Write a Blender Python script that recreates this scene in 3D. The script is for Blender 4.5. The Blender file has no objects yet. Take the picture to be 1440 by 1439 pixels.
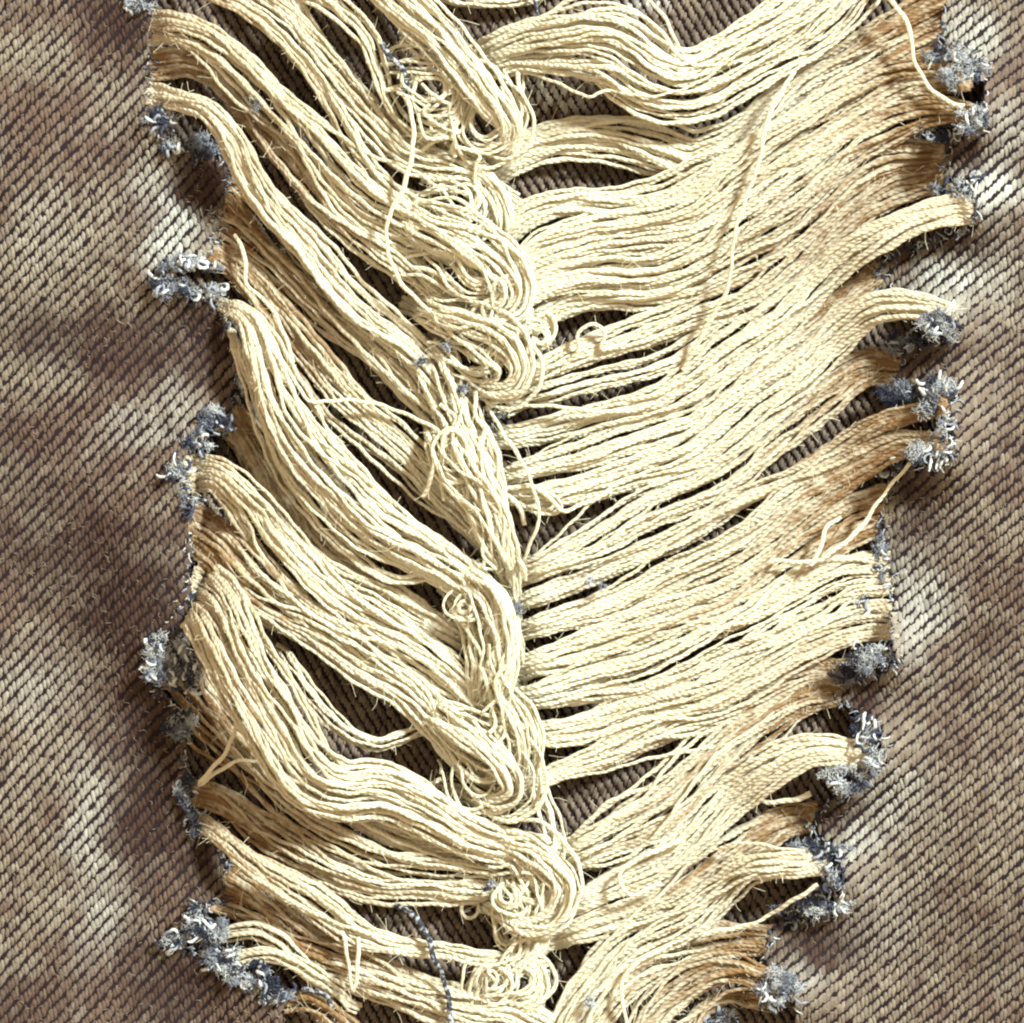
import bpy, math, random
import numpy as np

# ------------------------------------------------------------------ camera, world, sun, exposure
S = 6.0e-5                      # metres per layout unit: the view is about 86 mm wide
HC = 0.42                       # camera height in metres
ZREF = 25.0
sc = bpy.context.scene
cam_d = bpy.data.cameras.new("camera")
cam = bpy.data.objects.new("camera", cam_d)
sc.collection.objects.link(cam)
cam.location = (0, 0, HC)
cam_d.sensor_width = 36.0
cam_d.lens = 36.0 * (HC - ZREF * S) / (1440 * S)
cam_d.clip_start = 0.005
cam_d.clip_end = 5.0
sc.camera = cam

world = bpy.data.worlds.new("World")
sc.world = world
world.use_nodes = True
bg = world.node_tree.nodes["Background"]
bg.inputs[0].default_value = (1.0, 0.73, 0.44, 1)       # warm light thrown back by the surroundings
bg.inputs[1].default_value = 0.54

SUN_AZ, SUN_EL = 43.0, 43.0
sun_d = bpy.data.lights.new("sun", 'SUN')
sun = bpy.data.objects.new("sun", sun_d)
sc.collection.objects.link(sun)
sun_d.energy = 5.0
sun_d.angle = math.radians(9.0)
sun_d.color = (0.96, 1.0, 0.90)
sun.rotation_euler = (0, math.radians(90 - SUN_EL), math.radians(SUN_AZ))
sun.location = (0.2, 0.2, 0.3)

sc.view_settings.view_transform = 'Standard'
sc.view_settings.look = 'None'
sc.view_settings.exposure = 0.84
sc.view_settings.gamma = 1.0
sc.cycles.filter_width = 2.2
sc.cycles.max_bounces = 6
sc.cycles.diffuse_bounces = 4
sc.cycles.transmission_bounces = 4

rng = np.random.default_rng(7)
random.seed(7)
COL = sc.collection

# ------------------------------------------------------------------ helpers
def W(p):
    """layout points (x right, y down, z up; unit about one thread bump) -> metres"""
    p = np.asarray(p, float)
    k = (HC - p[:, 2] * S) / (HC - ZREF * S)
    return np.stack([(p[:, 0] - 720.0) * S * k, (719.5 - p[:, 1]) * S * k, p[:, 2] * S], 1)

def mesh_from(name, verts, faces, smooth=True):
    """faces: (n,k) int array"""
    me = bpy.data.meshes.new(name)
    n, k = faces.shape
    me.vertices.add(len(verts)); me.vertices.foreach_set("co", np.asarray(verts, np.float32).ravel())
    me.loops.add(n * k); me.loops.foreach_set("vertex_index", faces.astype(np.int32).ravel())
    me.polygons.add(n)
    me.polygons.foreach_set("loop_start", np.arange(0, n * k, k, dtype=np.int32))
    me.polygons.foreach_set("loop_total", np.full(n, k, np.int32))
    me.polygons.foreach_set("use_smooth", np.full(n, smooth))
    me.update(calc_edges=True)
    return me

def link(name, me, mat=None, parent=None, **props):
    o = bpy.data.objects.new(name, me)
    COL.objects.link(o)
    if mat is not None: me.materials.append(mat)
    if parent is not None: o.parent = parent
    for k, v in props.items(): o[k] = v
    return o

def empty(name, loc, **props):
    o = bpy.data.objects.new(name, None)
    o.empty_display_size = 0.002
    COL.objects.link(o); o.location = loc
    for k, v in props.items(): o[k] = v
    return o

def spline(ctrl, step):
    """centripetal-ish Catmull-Rom through rows of any width, resampled evenly along the first three columns"""
    c = np.asarray(ctrl, float)
    c = np.vstack([2 * c[0] - c[1], c, 2 * c[-1] - c[-2]])
    out = []
    t = np.linspace(0, 1, 24, endpoint=False)[:, None]
    for i in range(1, len(c) - 2):
        p0, p1, p2, p3 = c[i - 1], c[i], c[i + 1], c[i + 2]
        out.append(0.5 * (2 * p1 + (p2 - p0) * t + (2 * p0 - 5 * p1 + 4 * p2 - p3) * t ** 2 + (3 * p1 - p0 - 3 * p2 + p3) * t ** 3))
    out = np.vstack(out + [c[-2:-1]])
    return resample(out, step)

def resample(p, step):
    d = np.r_[0, np.cumsum(np.linalg.norm(np.diff(p[:, :3], axis=0), axis=1))]
    n = max(4, int(d[-1] / step) + 1)
    s = np.linspace(0, d[-1], n)
    return np.stack([np.interp(s, d, p[:, j]) for j in range(p.shape[1])], 1)

def frames(P):
    T = np.gradient(P, axis=0)
    T /= np.linalg.norm(T, axis=1)[:, None] + 1e-9
    N = np.cross(T, np.array([0, 0, 1.0]))
    l = np.linalg.norm(N, axis=1)[:, None]
    N = np.where(l > 1e-3, N / (l + 1e-9), np.array([1.0, 0, 0]))
    B = np.cross(N, T)
    return T, N, B

def tube(P, rad, sides=8, lobe=0.0, pitch=20.0, phase=0.0, close=True):
    """swept tube; lobe > 0 gives the two-ply section that twists along the thread"""
    m = len(P)
    T, N, B = frames(P)
    s = np.r_[0, np.cumsum(np.linalg.norm(np.diff(P, axis=0), axis=1))]
    th = np.linspace(-math.pi / 2, 1.5 * math.pi, sides, endpoint=False)[None, :]      # seam on the underside
    ph = (phase + s * 2 * math.pi / pitch)[:, None]
    r = np.broadcast_to(np.asarray(rad, float).reshape(-1, 1), (m, 1)) * (1 + lobe * np.cos(2 * (th - ph)))
    V = P[:, None, :] + r[..., None] * (np.cos(th)[..., None] * N[:, None, :] + np.sin(th)[..., None] * B[:, None, :])
    i = np.arange(m - 1)[:, None] * sides
    j = np.arange(sides)[None, :]
    j2 = (j + 1) % sides
    F = np.stack([i + j, i + sides + j, i + sides + j2, i + j2], -1).reshape(-1, 4)
    return V.reshape(-1, 3), F

def tubes(P, rad, sides=3):
    """many thin fibres at once: P (n, m, 3), rad (m,) or scalar"""
    n, m, _ = P.shape
    T = np.gradient(P, axis=1); T /= np.linalg.norm(T, axis=2, keepdims=True) + 1e-9
    N = np.cross(T, np.array([0.31, 0.2, 0.93])); N /= np.linalg.norm(N, axis=2, keepdims=True) + 1e-9
    Bn = np.cross(N, T)
    th = np.linspace(0, 2 * math.pi, sides, endpoint=False)
    r = (np.zeros(m) + rad)[None, :, None, None]
    V = P[:, :, None, :] + r * (np.cos(th)[None, None, :, None] * N[:, :, None, :] + np.sin(th)[None, None, :, None] * Bn[:, :, None, :])
    i = np.arange(m - 1)[:, None] * sides; j = np.arange(sides)[None, :]; j2 = (j + 1) % sides
    F = np.stack([i + j, i + sides + j, i + sides + j2, i + j2], -1).reshape(1, -1, 4) + (np.arange(n) * m * sides)[:, None, None]
    return V.reshape(-1, 3), F.reshape(-1, 4)

def vnoise(x, y, seed=0):
    r = np.random.default_rng(seed).random((97, 97))
    xi, yi = np.floor(x).astype(int), np.floor(y).astype(int)
    fx, fy = x - xi, y - yi
    fx, fy = fx * fx * (3 - 2 * fx), fy * fy * (3 - 2 * fy)
    a, b = r[xi % 97, yi % 97], r[(xi + 1) % 97, yi % 97]
    c, d = r[xi % 97, (yi + 1) % 97], r[(xi + 1) % 97, (yi + 1) % 97]
    return (a * (1 - fx) + b * fx) * (1 - fy) + (c * (1 - fx) + d * fx) * fy

def fbm(x, y, seed=0):
    return 0.5 * vnoise(x, y, seed) + 0.3 * vnoise(2.1 * x, 2.1 * y, seed + 1) + 0.2 * vnoise(4.3 * x, 4.3 * y, seed + 2)

def inside(x, y, poly):
    res = np.zeros(x.shape, bool)
    n = len(poly); j = n - 1
    for i in range(n):
        xi, yi = poly[i]; xj, yj = poly[j]
        c = (yi > y) != (yj > y)
        if yi != yj:
            res ^= c & (x < (xj - xi) * (y - yi) / (yj - yi) + xi)
        j = i
    return res

# ------------------------------------------------------------------ materials
def new_mat(name):
    m = bpy.data.materials.new(name); m.use_nodes = True
    nt = m.node_tree; nt.nodes.clear()
    return m, nt, nt.nodes.new, nt.links.new

def thread_mat(name, c1, c2, trans=0.22, transcol=(0.85, 0.62, 0.34)):
    m, nt, N, L = new_mat(name)
    out = N('ShaderNodeOutputMaterial'); pb = N('ShaderNodeBsdfPrincipled')
    tr = N('ShaderNodeBsdfTranslucent'); mx = N('ShaderNodeMixShader')
    oi = N('ShaderNodeObjectInfo'); ramp = N('ShaderNodeMix'); ramp.data_type = 'RGBA'
    tc = N('ShaderNodeTexCoord')
    nz = N('ShaderNodeTexNoise'); nz.inputs['Scale'].default_value = 0.05 / S; nz.inputs['Detail'].default_value = 3
    nz2 = N('ShaderNodeTexNoise'); nz2.inputs['Scale'].default_value = 0.6 / S; nz2.inputs['Detail'].default_value = 2
    L(tc.outputs['Object'], nz.inputs['Vector']); L(tc.outputs['Object'], nz2.inputs['Vector'])
    ad = N('ShaderNodeMath'); ad.operation = 'MULTIPLY_ADD'; ad.inputs[1].default_value = 0.6
    L(oi.outputs['Random'], ad.inputs[0]); 
    sub = N('ShaderNodeMath'); sub.operation = 'MULTIPLY'; sub.inputs[1].default_value = 0.6
    L(nz.outputs['Fac'], sub.inputs[0]); L(sub.outputs[0], ad.inputs[2]); ad.use_clamp = True
    L(ad.outputs[0], ramp.inputs['Factor'])
    ramp.inputs['A'].default_value = (*c1, 1); ramp.inputs['B'].default_value = (*c2, 1)
    nz3 = N('ShaderNodeTexNoise'); nz3.inputs['Scale'].default_value = 0.011 / S; nz3.inputs['Detail'].default_value = 4
    geo = N('ShaderNodeNewGeometry'); L(geo.outputs['Position'], nz3.inputs['Vector'])
    st = N('ShaderNodeMapRange'); st.inputs[1].default_value = 0.62; st.inputs[2].default_value = 0.78; st.inputs[4].default_value = 0.45
    L(nz3.outputs['Fac'], st.inputs[0])
    stn = N('ShaderNodeMix'); stn.data_type = 'RGBA'; stn.inputs['B'].default_value = (0.55, 0.56, 0.55, 1)   # indigo rubbed off on the cotton
    L(ramp.outputs['Result'], stn.inputs['A']); L(st.outputs[0], stn.inputs['Factor'])
    # brown over-dye of the jeans, left on the threads close to the cloth and rubbed off in places
    ta = N('ShaderNodeAttribute'); ta.attribute_name = 'tint'
    nz4 = N('ShaderNodeTexNoise'); nz4.inputs['Scale'].default_value = 0.05 / S; nz4.inputs['Detail'].default_value = 4
    L(tc.outputs['Object'], nz4.inputs['Vector'])
    wr = N('ShaderNodeMapRange'); wr.inputs[1].default_value = 0.36; wr.inputs[2].default_value = 0.64; wr.inputs[3].default_value = 1.3; wr.inputs[4].default_value = 0.6
    L(nz4.outputs['Fac'], wr.inputs[0])
    tm = N('ShaderNodeMath'); tm.operation = 'MULTIPLY'; tm.use_clamp = True
    L(ta.outputs['Fac'], tm.inputs[0]); L(wr.outputs[0], tm.inputs[1])
    tx = N('ShaderNodeMix'); tx.data_type = 'RGBA'; tx.inputs['B'].default_value = (0.255, 0.145, 0.064, 1)
    L(stn.outputs['Result'], tx.inputs['A']); L(tm.outputs[0], tx.inputs['Factor'])
    L(tx.outputs['Result'], pb.inputs['Base Color'])
    pb.inputs['Roughness'].default_value = 0.62
    pb.inputs['Specular IOR Level'].default_value = 0.35
    pb.inputs['Sheen Weight'].default_value = 0.25
    pb.inputs['Sheen Roughness'].default_value = 0.5
    bmp = N('ShaderNodeBump'); bmp.inputs['Strength'].default_value = 0.5; bmp.inputs['Distance'].default_value = 1.2 * S
    # the two plies: rounded humps with a groove between them
    pa = N('ShaderNodeAttribute'); pa.attribute_name = 'ply'
    sn = N('ShaderNodeMath'); sn.operation = 'COSINE'; L(pa.outputs['Fac'], sn.inputs[0])
    hm = N('ShaderNodeMath'); hm.operation = 'MULTIPLY_ADD'; hm.inputs[1].default_value = 0.9
    L(sn.outputs[0], hm.inputs[0])
    fm = N('ShaderNodeMath'); fm.operation = 'MULTIPLY'; fm.inputs[1].default_value = 1.2
    L(nz2.outputs['Fac'], fm.inputs[0]); L(fm.outputs[0], hm.inputs[2])
    bmp.inputs['Strength'].default_value = 1.0; bmp.inputs['Distance'].default_value = 0.62 * S
    L(hm.outputs[0], bmp.inputs['Height']); L(bmp.outputs['Normal'], pb.inputs['Normal']); L(bmp.outputs['Normal'], tr.inputs['Normal'])
    tr.inputs['Color'].default_value = (*transcol, 1)
    mx.inputs['Fac'].default_value = trans
    L(pb.outputs[0], mx.inputs[1]); L(tr.outputs[0], mx.inputs[2]); L(mx.outputs[0], out.inputs['Surface'])
    return m

def fibre_mat(name, c):
    m, nt, N, L = new_mat(name)
    out = N('ShaderNodeOutputMaterial'); pb = N('ShaderNodeBsdfPrincipled')
    tc = N('ShaderNodeTexCoord'); nz = N('ShaderNodeTexNoise'); nz.inputs['Scale'].default_value = 0.12 / S
    mx = N('ShaderNodeMix'); mx.data_type = 'RGBA'
    L(tc.outputs['Object'], nz.inputs['Vector']); L(nz.outputs['Fac'], mx.inputs['Factor'])
    mx.inputs['A'].default_value = (*[v * 0.6 for v in c], 1); mx.inputs['B'].default_value = (*[min(1, v * 1.4) for v in c], 1)
    L(mx.outputs['Result'], pb.inputs['Base Color'])
    pb.inputs['Roughness'].default_value = 0.8
    L(pb.outputs[0], out.inputs['Surface'])
    return m

def stitch_mat(name):
    """colour comes from each warp float's worn dye and painted-in shade (attribute), broken up by fine fibre noise"""
    m, nt, N, L = new_mat(name)
    out = N('ShaderNodeOutputMaterial'); pb = N('ShaderNodeBsdfPrincipled')
    at = N('ShaderNodeAttribute'); at.attribute_name = 'dye'
    tc = N('ShaderNodeTexCoord'); nz = N('ShaderNodeTexNoise'); nz.inputs['Scale'].default_value = 0.45 / S; nz.inputs['Detail'].default_value = 3
    mp = N('ShaderNodeMapping'); mp.inputs['Scale'].default_value = (1.0, 0.45, 1.0)
    L(tc.outputs['Object'], mp.inputs['Vector']); L(mp.outputs['Vector'], nz.inputs['Vector'])
    mr = N('ShaderNodeMapRange'); mr.inputs[1].default_value = 0.3; mr.inputs[2].default_value = 0.7
    mr.inputs[3].default_value = 0.74; mr.inputs[4].default_value = 1.20
    L(nz.outputs['Fac'], mr.inputs[0])
    mu = N('ShaderNodeVectorMath'); mu.operation = 'SCALE'
    L(at.outputs['Color'], mu.inputs[0]); L(mr.outputs[0], mu.inputs['Scale'])
    L(mu.outputs['Vector'], pb.inputs['Base Color'])
    pb.inputs['Roughness'].default_value = 0.85
    pb.inputs['Specular IOR Level'].default_value = 0.2
    bmp = N('ShaderNodeBump'); bmp.inputs['Strength'].default_value = 0.7; bmp.inputs['Distance'].default_value = 1.5 * S
    L(nz.outputs['Fac'], bmp.inputs['Height']); L(bmp.outputs['Normal'], pb.inputs['Normal'])
    L(pb.outputs[0], out.inputs['Surface'])
    return m

M_THREAD = thread_mat("undyed_cotton", (0.845, 0.845, 0.745), (0.815, 0.785, 0.65), 0.36, (0.88, 0.80, 0.55))
M_FUZZ = fibre_mat("cotton_fuzz", (0.80, 0.73, 0.56))
M_NAVY = fibre_mat("indigo_fibre", (0.022, 0.030, 0.062))
M_GREY = fibre_mat("faded_indigo_fibre", (0.22, 0.25, 0.32))
M_PALE = fibre_mat("worn_white_fibre", (0.50, 0.545, 0.59))
M_BLUE = fibre_mat("indigo_yarn", (0.03, 0.035, 0.06))
_nt = M_BLUE.node_tree
_mix = [n for n in _nt.nodes if n.type == 'MIX'][0]; _nz = [n for n in _nt.nodes if n.type == 'TEX_NOISE'][0]
_nz.inputs['Scale'].default_value = 0.16 / S; _nz.inputs['Detail'].default_value = 3
_mr = _nt.nodes.new('ShaderNodeMapRange'); _mr.inputs[1].default_value = 0.50; _mr.inputs[2].default_value = 0.64
_nt.links.new(_nz.outputs['Fac'], _mr.inputs[0]); _nt.links.new(_mr.outputs[0], _mix.inputs['Factor'])
_mix.inputs['A'].default_value = (0.013, 0.016, 0.032, 1); _mix.inputs['B'].default_value = (0.36, 0.40, 0.46, 1)
M_SURF = fibre_mat("worn_surface_fibre", (0.28, 0.25, 0.20))
M_STITCH = stitch_mat("worn_warp")
M_WEFT = fibre_mat("dark_weft", (0.015, 0.0095, 0.013))
M_WEFT.node_tree.nodes['Principled BSDF'].inputs['Specular IOR Level'].default_value = 0.1

# ------------------------------------------------------------------ the denim: outlines of the two torn panels
LEFT = [(-90, -90), (185, -90), (205, -10), (212, 20), (210, 60), (208, 140), (225, 165), (250, 203), (300, 213), (322, 228), (316, 270),
        (303, 320), (298, 352), (258, 368), (232, 395), (262, 415), (305, 425), (318, 455), (335, 520), (322, 575), (278, 615), (250, 645),
        (258, 690), (268, 720), (266, 800), (265, 890), (218, 905), (208, 950), (235, 990), (260, 1010), (258, 1070), (262, 1115), (272, 1150),
        (318, 1205), (312, 1265), (272, 1290), (242, 1325), (300, 1350), (370, 1390), (400, 1405), (395, 1530), (-90, 1530)]
RIGHT = [(1335, -90), (1330, 20), (1322, 60), (1338, 72), (1378, 92), (1388, 150), (1380, 180), (1335, 192), (1325, 250), (1372, 260),
         (1374, 300), (1362, 320), (1242, 368), (1235, 402), (1330, 428), (1340, 465), (1320, 480), (1268, 498), (1262, 545), (1335, 545),
         (1342, 590), (1336, 640), (1330, 655), (1262, 665), (1247, 700), (1236, 760), (1254, 800), (1255, 880), (1264, 930), (1242, 946),
         (1182, 955), (1176, 985), (1225, 1012), (1242, 1045), (1232, 1085), (1172, 1125), (1137, 1160), (1180, 1195), (1187, 1240),
         (1172, 1288), (1087, 1305), (1077, 1350), (1110, 1375), (1122, 1420), (1118, 1530), (1530, 1530), (1530, -90)]
# where the torn edge curls up: x, y, height, radius
LIFT = [(225, 180, 26, 32), (310, 225, 18, 26), (265, 390, 30, 36), (300, 600, 22, 36), (250, 660, 16, 30), (230, 945, 22, 40), (262, 1110, 18, 30),
        (280, 1310, 26, 40), (360, 1385, 26, 40),
        (1360, 110, 52, 42), (1375, 170, 64, 34), (1368, 285, 80, 36), (1330, 455, 84, 36), (1330, 570, 82, 36), (1325, 640, 80, 34),
        (1250, 915, 80, 36), (1230, 1050, 80, 38), (1180, 1105, 52, 30), (1178, 1230, 80, 40), (1110, 1395, 66, 38), (1300, 20, 20, 40)]

FOLD = [(240, 720, 30, 80), (235, 870, 34, 80), (130, 300, 16, 90), (70, 1150, 18, 100), (1440, 700, 18, 130), (1400, 1180, 20, 110), (1470, 120, 18, 100)]

def zpanel(x, y):
    z = 15 + 12 * (vnoise(x / 230 + 3, y / 230 + 9, 21) - 0.5)
    for lx, ly, h, r in FOLD:
        z = z + 1.35 * h * np.exp(-((x - lx) ** 2 + (y - ly) ** 2) / (2 * r * r))
    for lx, ly, h, r in LIFT:
        z = z + h * np.exp(-((x - lx) ** 2 + (y - ly) ** 2) / (2 * r * r))
    return z

def zback(x, y):
    return -7 + 6 * (vnoise(x / 240, y / 240, 5) - 0.5)

def sheet(name, keep, zf, cell, mat, parent=None, x0=-90, x1=1530, y0=-90, y1=1530, **props):
    xs = np.arange(x0, x1 + cell, cell); ys = np.arange(y0, y1 + cell, cell)
    X, Y = np.meshgrid(xs, ys)
    nx = len(xs)
    V = np.stack([X.ravel(), Y.ravel(), zf(X.ravel(), Y.ravel())], 1)
    I, J = np.meshgrid(np.arange(len(xs) - 1), np.arange(len(ys) - 1))
    I, J = I.ravel(), J.ravel()
    k = keep(xs[I] + cell / 2, ys[J] + cell / 2)
    I, J = I[k], J[k]
    a = J * nx + I
    F = np.stack([a, a + nx, a + nx + 1, a + 1], 1)
    used, inv = np.unique(F, return_inverse=True)
    o = link(name, mesh_from(name, W(V[used]), inv.reshape(-1, 4)), mat, parent, **props)
    md = o.modifiers.new("thickness", 'SOLIDIFY'); md.thickness = 7 * S; md.offset = -1
    return o

def warp_floats(name, keep, zf, dye, rot=0.0, mirror=1, pitch=5.4, period=18.6, shift=4.65, parent=None, seed=1, bulge=3.0, ls=1.0, box=(-90, 1530, -90, 1530)):
    """every warp float of the twill is a small raised loop of yarn"""
    r = np.random.default_rng(seed)
    R = 1300
    ci = np.arange(-int(R / pitch), int(R / pitch)); kk = np.arange(-int(R / period) - 2, int(R / period) + 2)
    C, K = np.meshgrid(ci, kk)
    C = C.ravel(); K = K.ravel()
    lx = C * pitch; ly = K * period - mirror * ((C * shift) % period)
    a = math.radians(rot)
    ca, sa = math.cos(a), math.sin(a)
    x = 720 + ca * lx - sa * ly; y = 720 + sa * lx + ca * ly
    # the cloth is not perfectly square: slow drift of the yarns
    x = x + 9 * (vnoise(x / 190, y / 190, seed + 3) - 0.5); y = y + 12 * (vnoise(x / 170 + 7, y / 170, seed + 4) - 0.5)
    x = x + r.normal(0, 0.5, x.shape); y = y + r.normal(0, 0.9, y.shape)
    k = (x > box[0]) & (x < box[1]) & (y > box[2]) & (y < box[3])
    x, y = x[k], y[k]
    k = keep(x, y); x, y = x[k], y[k]
    n = len(x)
    st, sd = 5, 4
    u = np.linspace(-1, 1, st); th = np.linspace(0, math.pi, sd)
    U, TH = np.meshgrid(u, th, indexing='ij'); U = U.ravel(); TH = TH.ravel()
    wprof = np.array([0.6, 0.95, 1.0, 0.95, 0.6])[(np.round((U + 1) * 2)).astype(int)]
    ln = ls * 7.7 * r.uniform(0.84, 1.15, n)[:, None]; wd = ls * 3.45 * r.uniform(0.86, 1.14, n)[:, None]; hb = bulge * r.uniform(0.75, 1.25, n)[:, None]
    lean = np.radians(mirror * 10 + r.normal(0, 7, n))[:, None] + a
    px = (np.cos(TH) * wprof)[None, :] * wd
    py = U[None, :] * ln
    pz = (np.sin(TH) * wprof)[None, :] * hb * 0.85 + (1 - U ** 2)[None, :] * 2.6 - 2.2
    X = x[:, None] + np.cos(lean) * px - np.sin(lean) * py
    Y = y[:, None] + np.sin(lean) * px + np.cos(lean) * py
    Z = zf(x, y)[:, None] + pz
    X = X + r.normal(0, 0.42, X.shape); Y = Y + r.normal(0, 0.5, Y.shape); Z = Z + r.normal(0, 0.4, Z.shape)
    # follow the slope of the cloth
    gx = (zf(x + 4, y) - zf(x - 4, y)) / 8; gy = (zf(x, y + 4) - zf(x, y - 4)) / 8
    Z = Z + gx[:, None] * (X - x[:, None]) + gy[:, None] * (Y - y[:, None])
    V = np.stack([X.ravel(), Y.ravel(), Z.ravel()], 1)
    q = []
    for i in range(st - 1):
        for j in range(sd - 1):
            q.append((i * sd + j, (i + 1) * sd + j, (i + 1) * sd + j + 1, i * sd + j + 1))
    F = (np.array(q)[None] + (np.arange(n) * st * sd)[:, None, None]).reshape(-1, 4)
    me = mesh_from(name, W(V), F)
    col = dye(x, y, r)  # worn dye, on the front panels with shadows painted in
    c4 = np.ones((n, st * sd, 4), np.float32); c4[:, :, :3] = col[:, None, :]
    at = me.color_attributes.new("dye", 'FLOAT_COLOR', 'POINT')  # holds worn dye and painted-in shade
    at.data.foreach_set("color", c4.ravel())
    return link(name, me, M_STITCH, parent, kind="stuff")

def ragged(x, y, poly):
    return inside(x + 7 * (vnoise(x / 40, y / 5.5, 81) - 0.5), y + 6 * (vnoise(x / 6 + 40, y / 40, 82) - 0.5), poly)

def patches(x, y, spots):
    w = np.zeros_like(x)
    x, y = x + 70 * (fbm(x / 55 + 11, y / 38, 91) - 0.5), y + 70 * (fbm(x / 48 + 3, y / 48 + 8, 95) - 0.5)
    for sx, sy, rx, ry, a in spots:
        w = np.maximum(w, a * np.exp(-(((x - sx) / rx) ** 2 + ((y - sy) / ry) ** 2) ** 1.5))
    return w

PALE = [(258, 300, 40, 55, 1.0), (235, 350, 42, 36, .95), (210, 250, 35, 50, .5), (118, 1160, 34, 100, .55), (145, 1290, 45, 60, .5), (60, 960, 60, 50, .3), (190, 600, 60, 30, .4),
        (250, 560, 40, 40, .35), (60, 330, 60, 60, .25),
        (1365, 55, 45, 45, .8), (1385, 265, 45, 40, .95), (1420, 190, 40, 50, .5), (1320, 405, 50, 30, .75), (1375, 380, 50, 60, .45), (1285, 840, 45, 90, .65),
        (1262, 660, 20, 60, .3), (1250, 1110, 50, 60, .5), (1200, 1190, 35, 45, .6), (1130, 1370, 30, 40, .4), (1230, 1300, 60, 60, .25)]

BROWN_SHADOW = [(300, 480, 48, 55, 1.0), (150, 480, 190, 55, .75), (60, 690, 110, 45, .5), (110, 775, 180, 75, .8), (190, 860, 100, 110, 1.0), (210, 1000, 70, 120, 1.0), (205, 1150, 58, 115, 1.0), (285, 1170, 50, 90, 1.0),
         (250, 1390, 85, 75, .95), (165, 25, 50, 60, .95), (285, 262, 45, 42, 1.0), (30, 620, 70, 40, .4), (20, 1420, 90, 60, .5),
         (1310, 345, 75, 24, .8), (1285, 700, 40, 70, .8), (1205, 985, 45, 32, .9), (1345, 215, 30, 30, .9), (1150, 1330, 70, 30, .9), (1290, 505, 40, 30, .9), (1165, 1145, 40, 30, .9), (1410, 900, 40, 60, .3), (1400, 1330, 70, 50, .35)]

def dye_shade_front(x, y, r):
    n = len(x)
    tan = np.array([0.190, 0.168, 0.138]); brown = np.array([0.108, 0.076, 0.060]); pale = np.array([0.41, 0.44, 0.43]); ink = np.array([0.07, 0.055, 0.06])
    f = fbm(x / 75, y / 75, 31)
    g = fbm(x / 30 + 5, y / 14, 41)
    t = np.clip((f - 0.44) * np.where(x > 900, 1.6, 3.0) + (g - 0.5) * 1.3 + 0.34 + 0.12 * (x < 500) + r.normal(0, 0.08, n), 0, 1)[:, None]
    c = tan * (1 - t) + brown * t
    w = np.clip(patches(x, y, PALE) * (0.75 + 0.7 * (g - 0.4)) + 0.5 * np.clip(fbm(x / 30 + 30, y / 18, 51) - 0.60, 0, 1), 0, 1)[:, None]
    c = c * (1 - w) + pale * w
    bw = np.clip(patches(x, y, BROWN_SHADOW) * (0.75 + 0.6 * g), 0, 1)[:, None]       # brown tint with shadows of bundles, tufts and folds painted in
    c = c * (1 - bw) + np.array([0.042, 0.024, 0.019]) * bw
    d = (r.random(n) < 0.03)[:, None]
    c = np.where(d, c * 0.6 + ink * 0.25, c)
    s = (r.random(n) < 0.0)[:, None]
    c = np.where(s, c * 0.5 + pale * 0.5, c)
    return np.clip(c * r.uniform(0.88, 1.12, n)[:, None], 0, 0.9)

PALEB = [(770, 140, 45, 30, .9), (1010, 190, 60, 30, .8), (600, 275, 25, 20, .6), (830, 330, 50, 14, .45), (650, 905, 20, 12, .8), (900, 10, 40, 20, .4), (540, 970, 16, 16, .3)]

def dye_back(x, y, r):
    n = len(x)
    base = np.array([0.17, 0.136, 0.110]); dark = np.array([0.10, 0.081, 0.069]); pale = np.array([0.55, 0.58, 0.60])
    t = np.clip(fbm(x / 60, y / 60, 61) * 1.5 - 0.25 + r.normal(0, 0.15, n), 0, 1)[:, None]
    c = base * (1 - t) + dark * t
    w = np.clip(patches(x, y, PALEB), 0, 1)[:, None] * (r.random(n) < 0.8)[:, None]
    c = c * (1 - w) + pale * w
    return c * r.uniform(0.75, 1.25, n)[:, None]

bl = empty("denim_back_layer", (0, 0, 0), kind="structure", label="dark brown denim lying behind the torn opening")
sheet("weft_ground", lambda x, y: np.ones(x.shape, bool), lambda x, y: zback(x, y) - 1.5, 15, M_WEFT, bl)
lp_in = [(x - 45, y) for x, y in LEFT]; rp_in = [(x + 45, y) for x, y in RIGHT]
warp_floats("warp_floats", lambda x, y: ~(inside(x, y, lp_in) | inside(x, y, rp_in)), zback, dye_back, rot=20, mirror=-1, pitch=4.7, period=15.6, shift=3.9, ls=0.84, parent=bl, seed=11,
            box=(150, 1430, -60, 1500))

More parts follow.
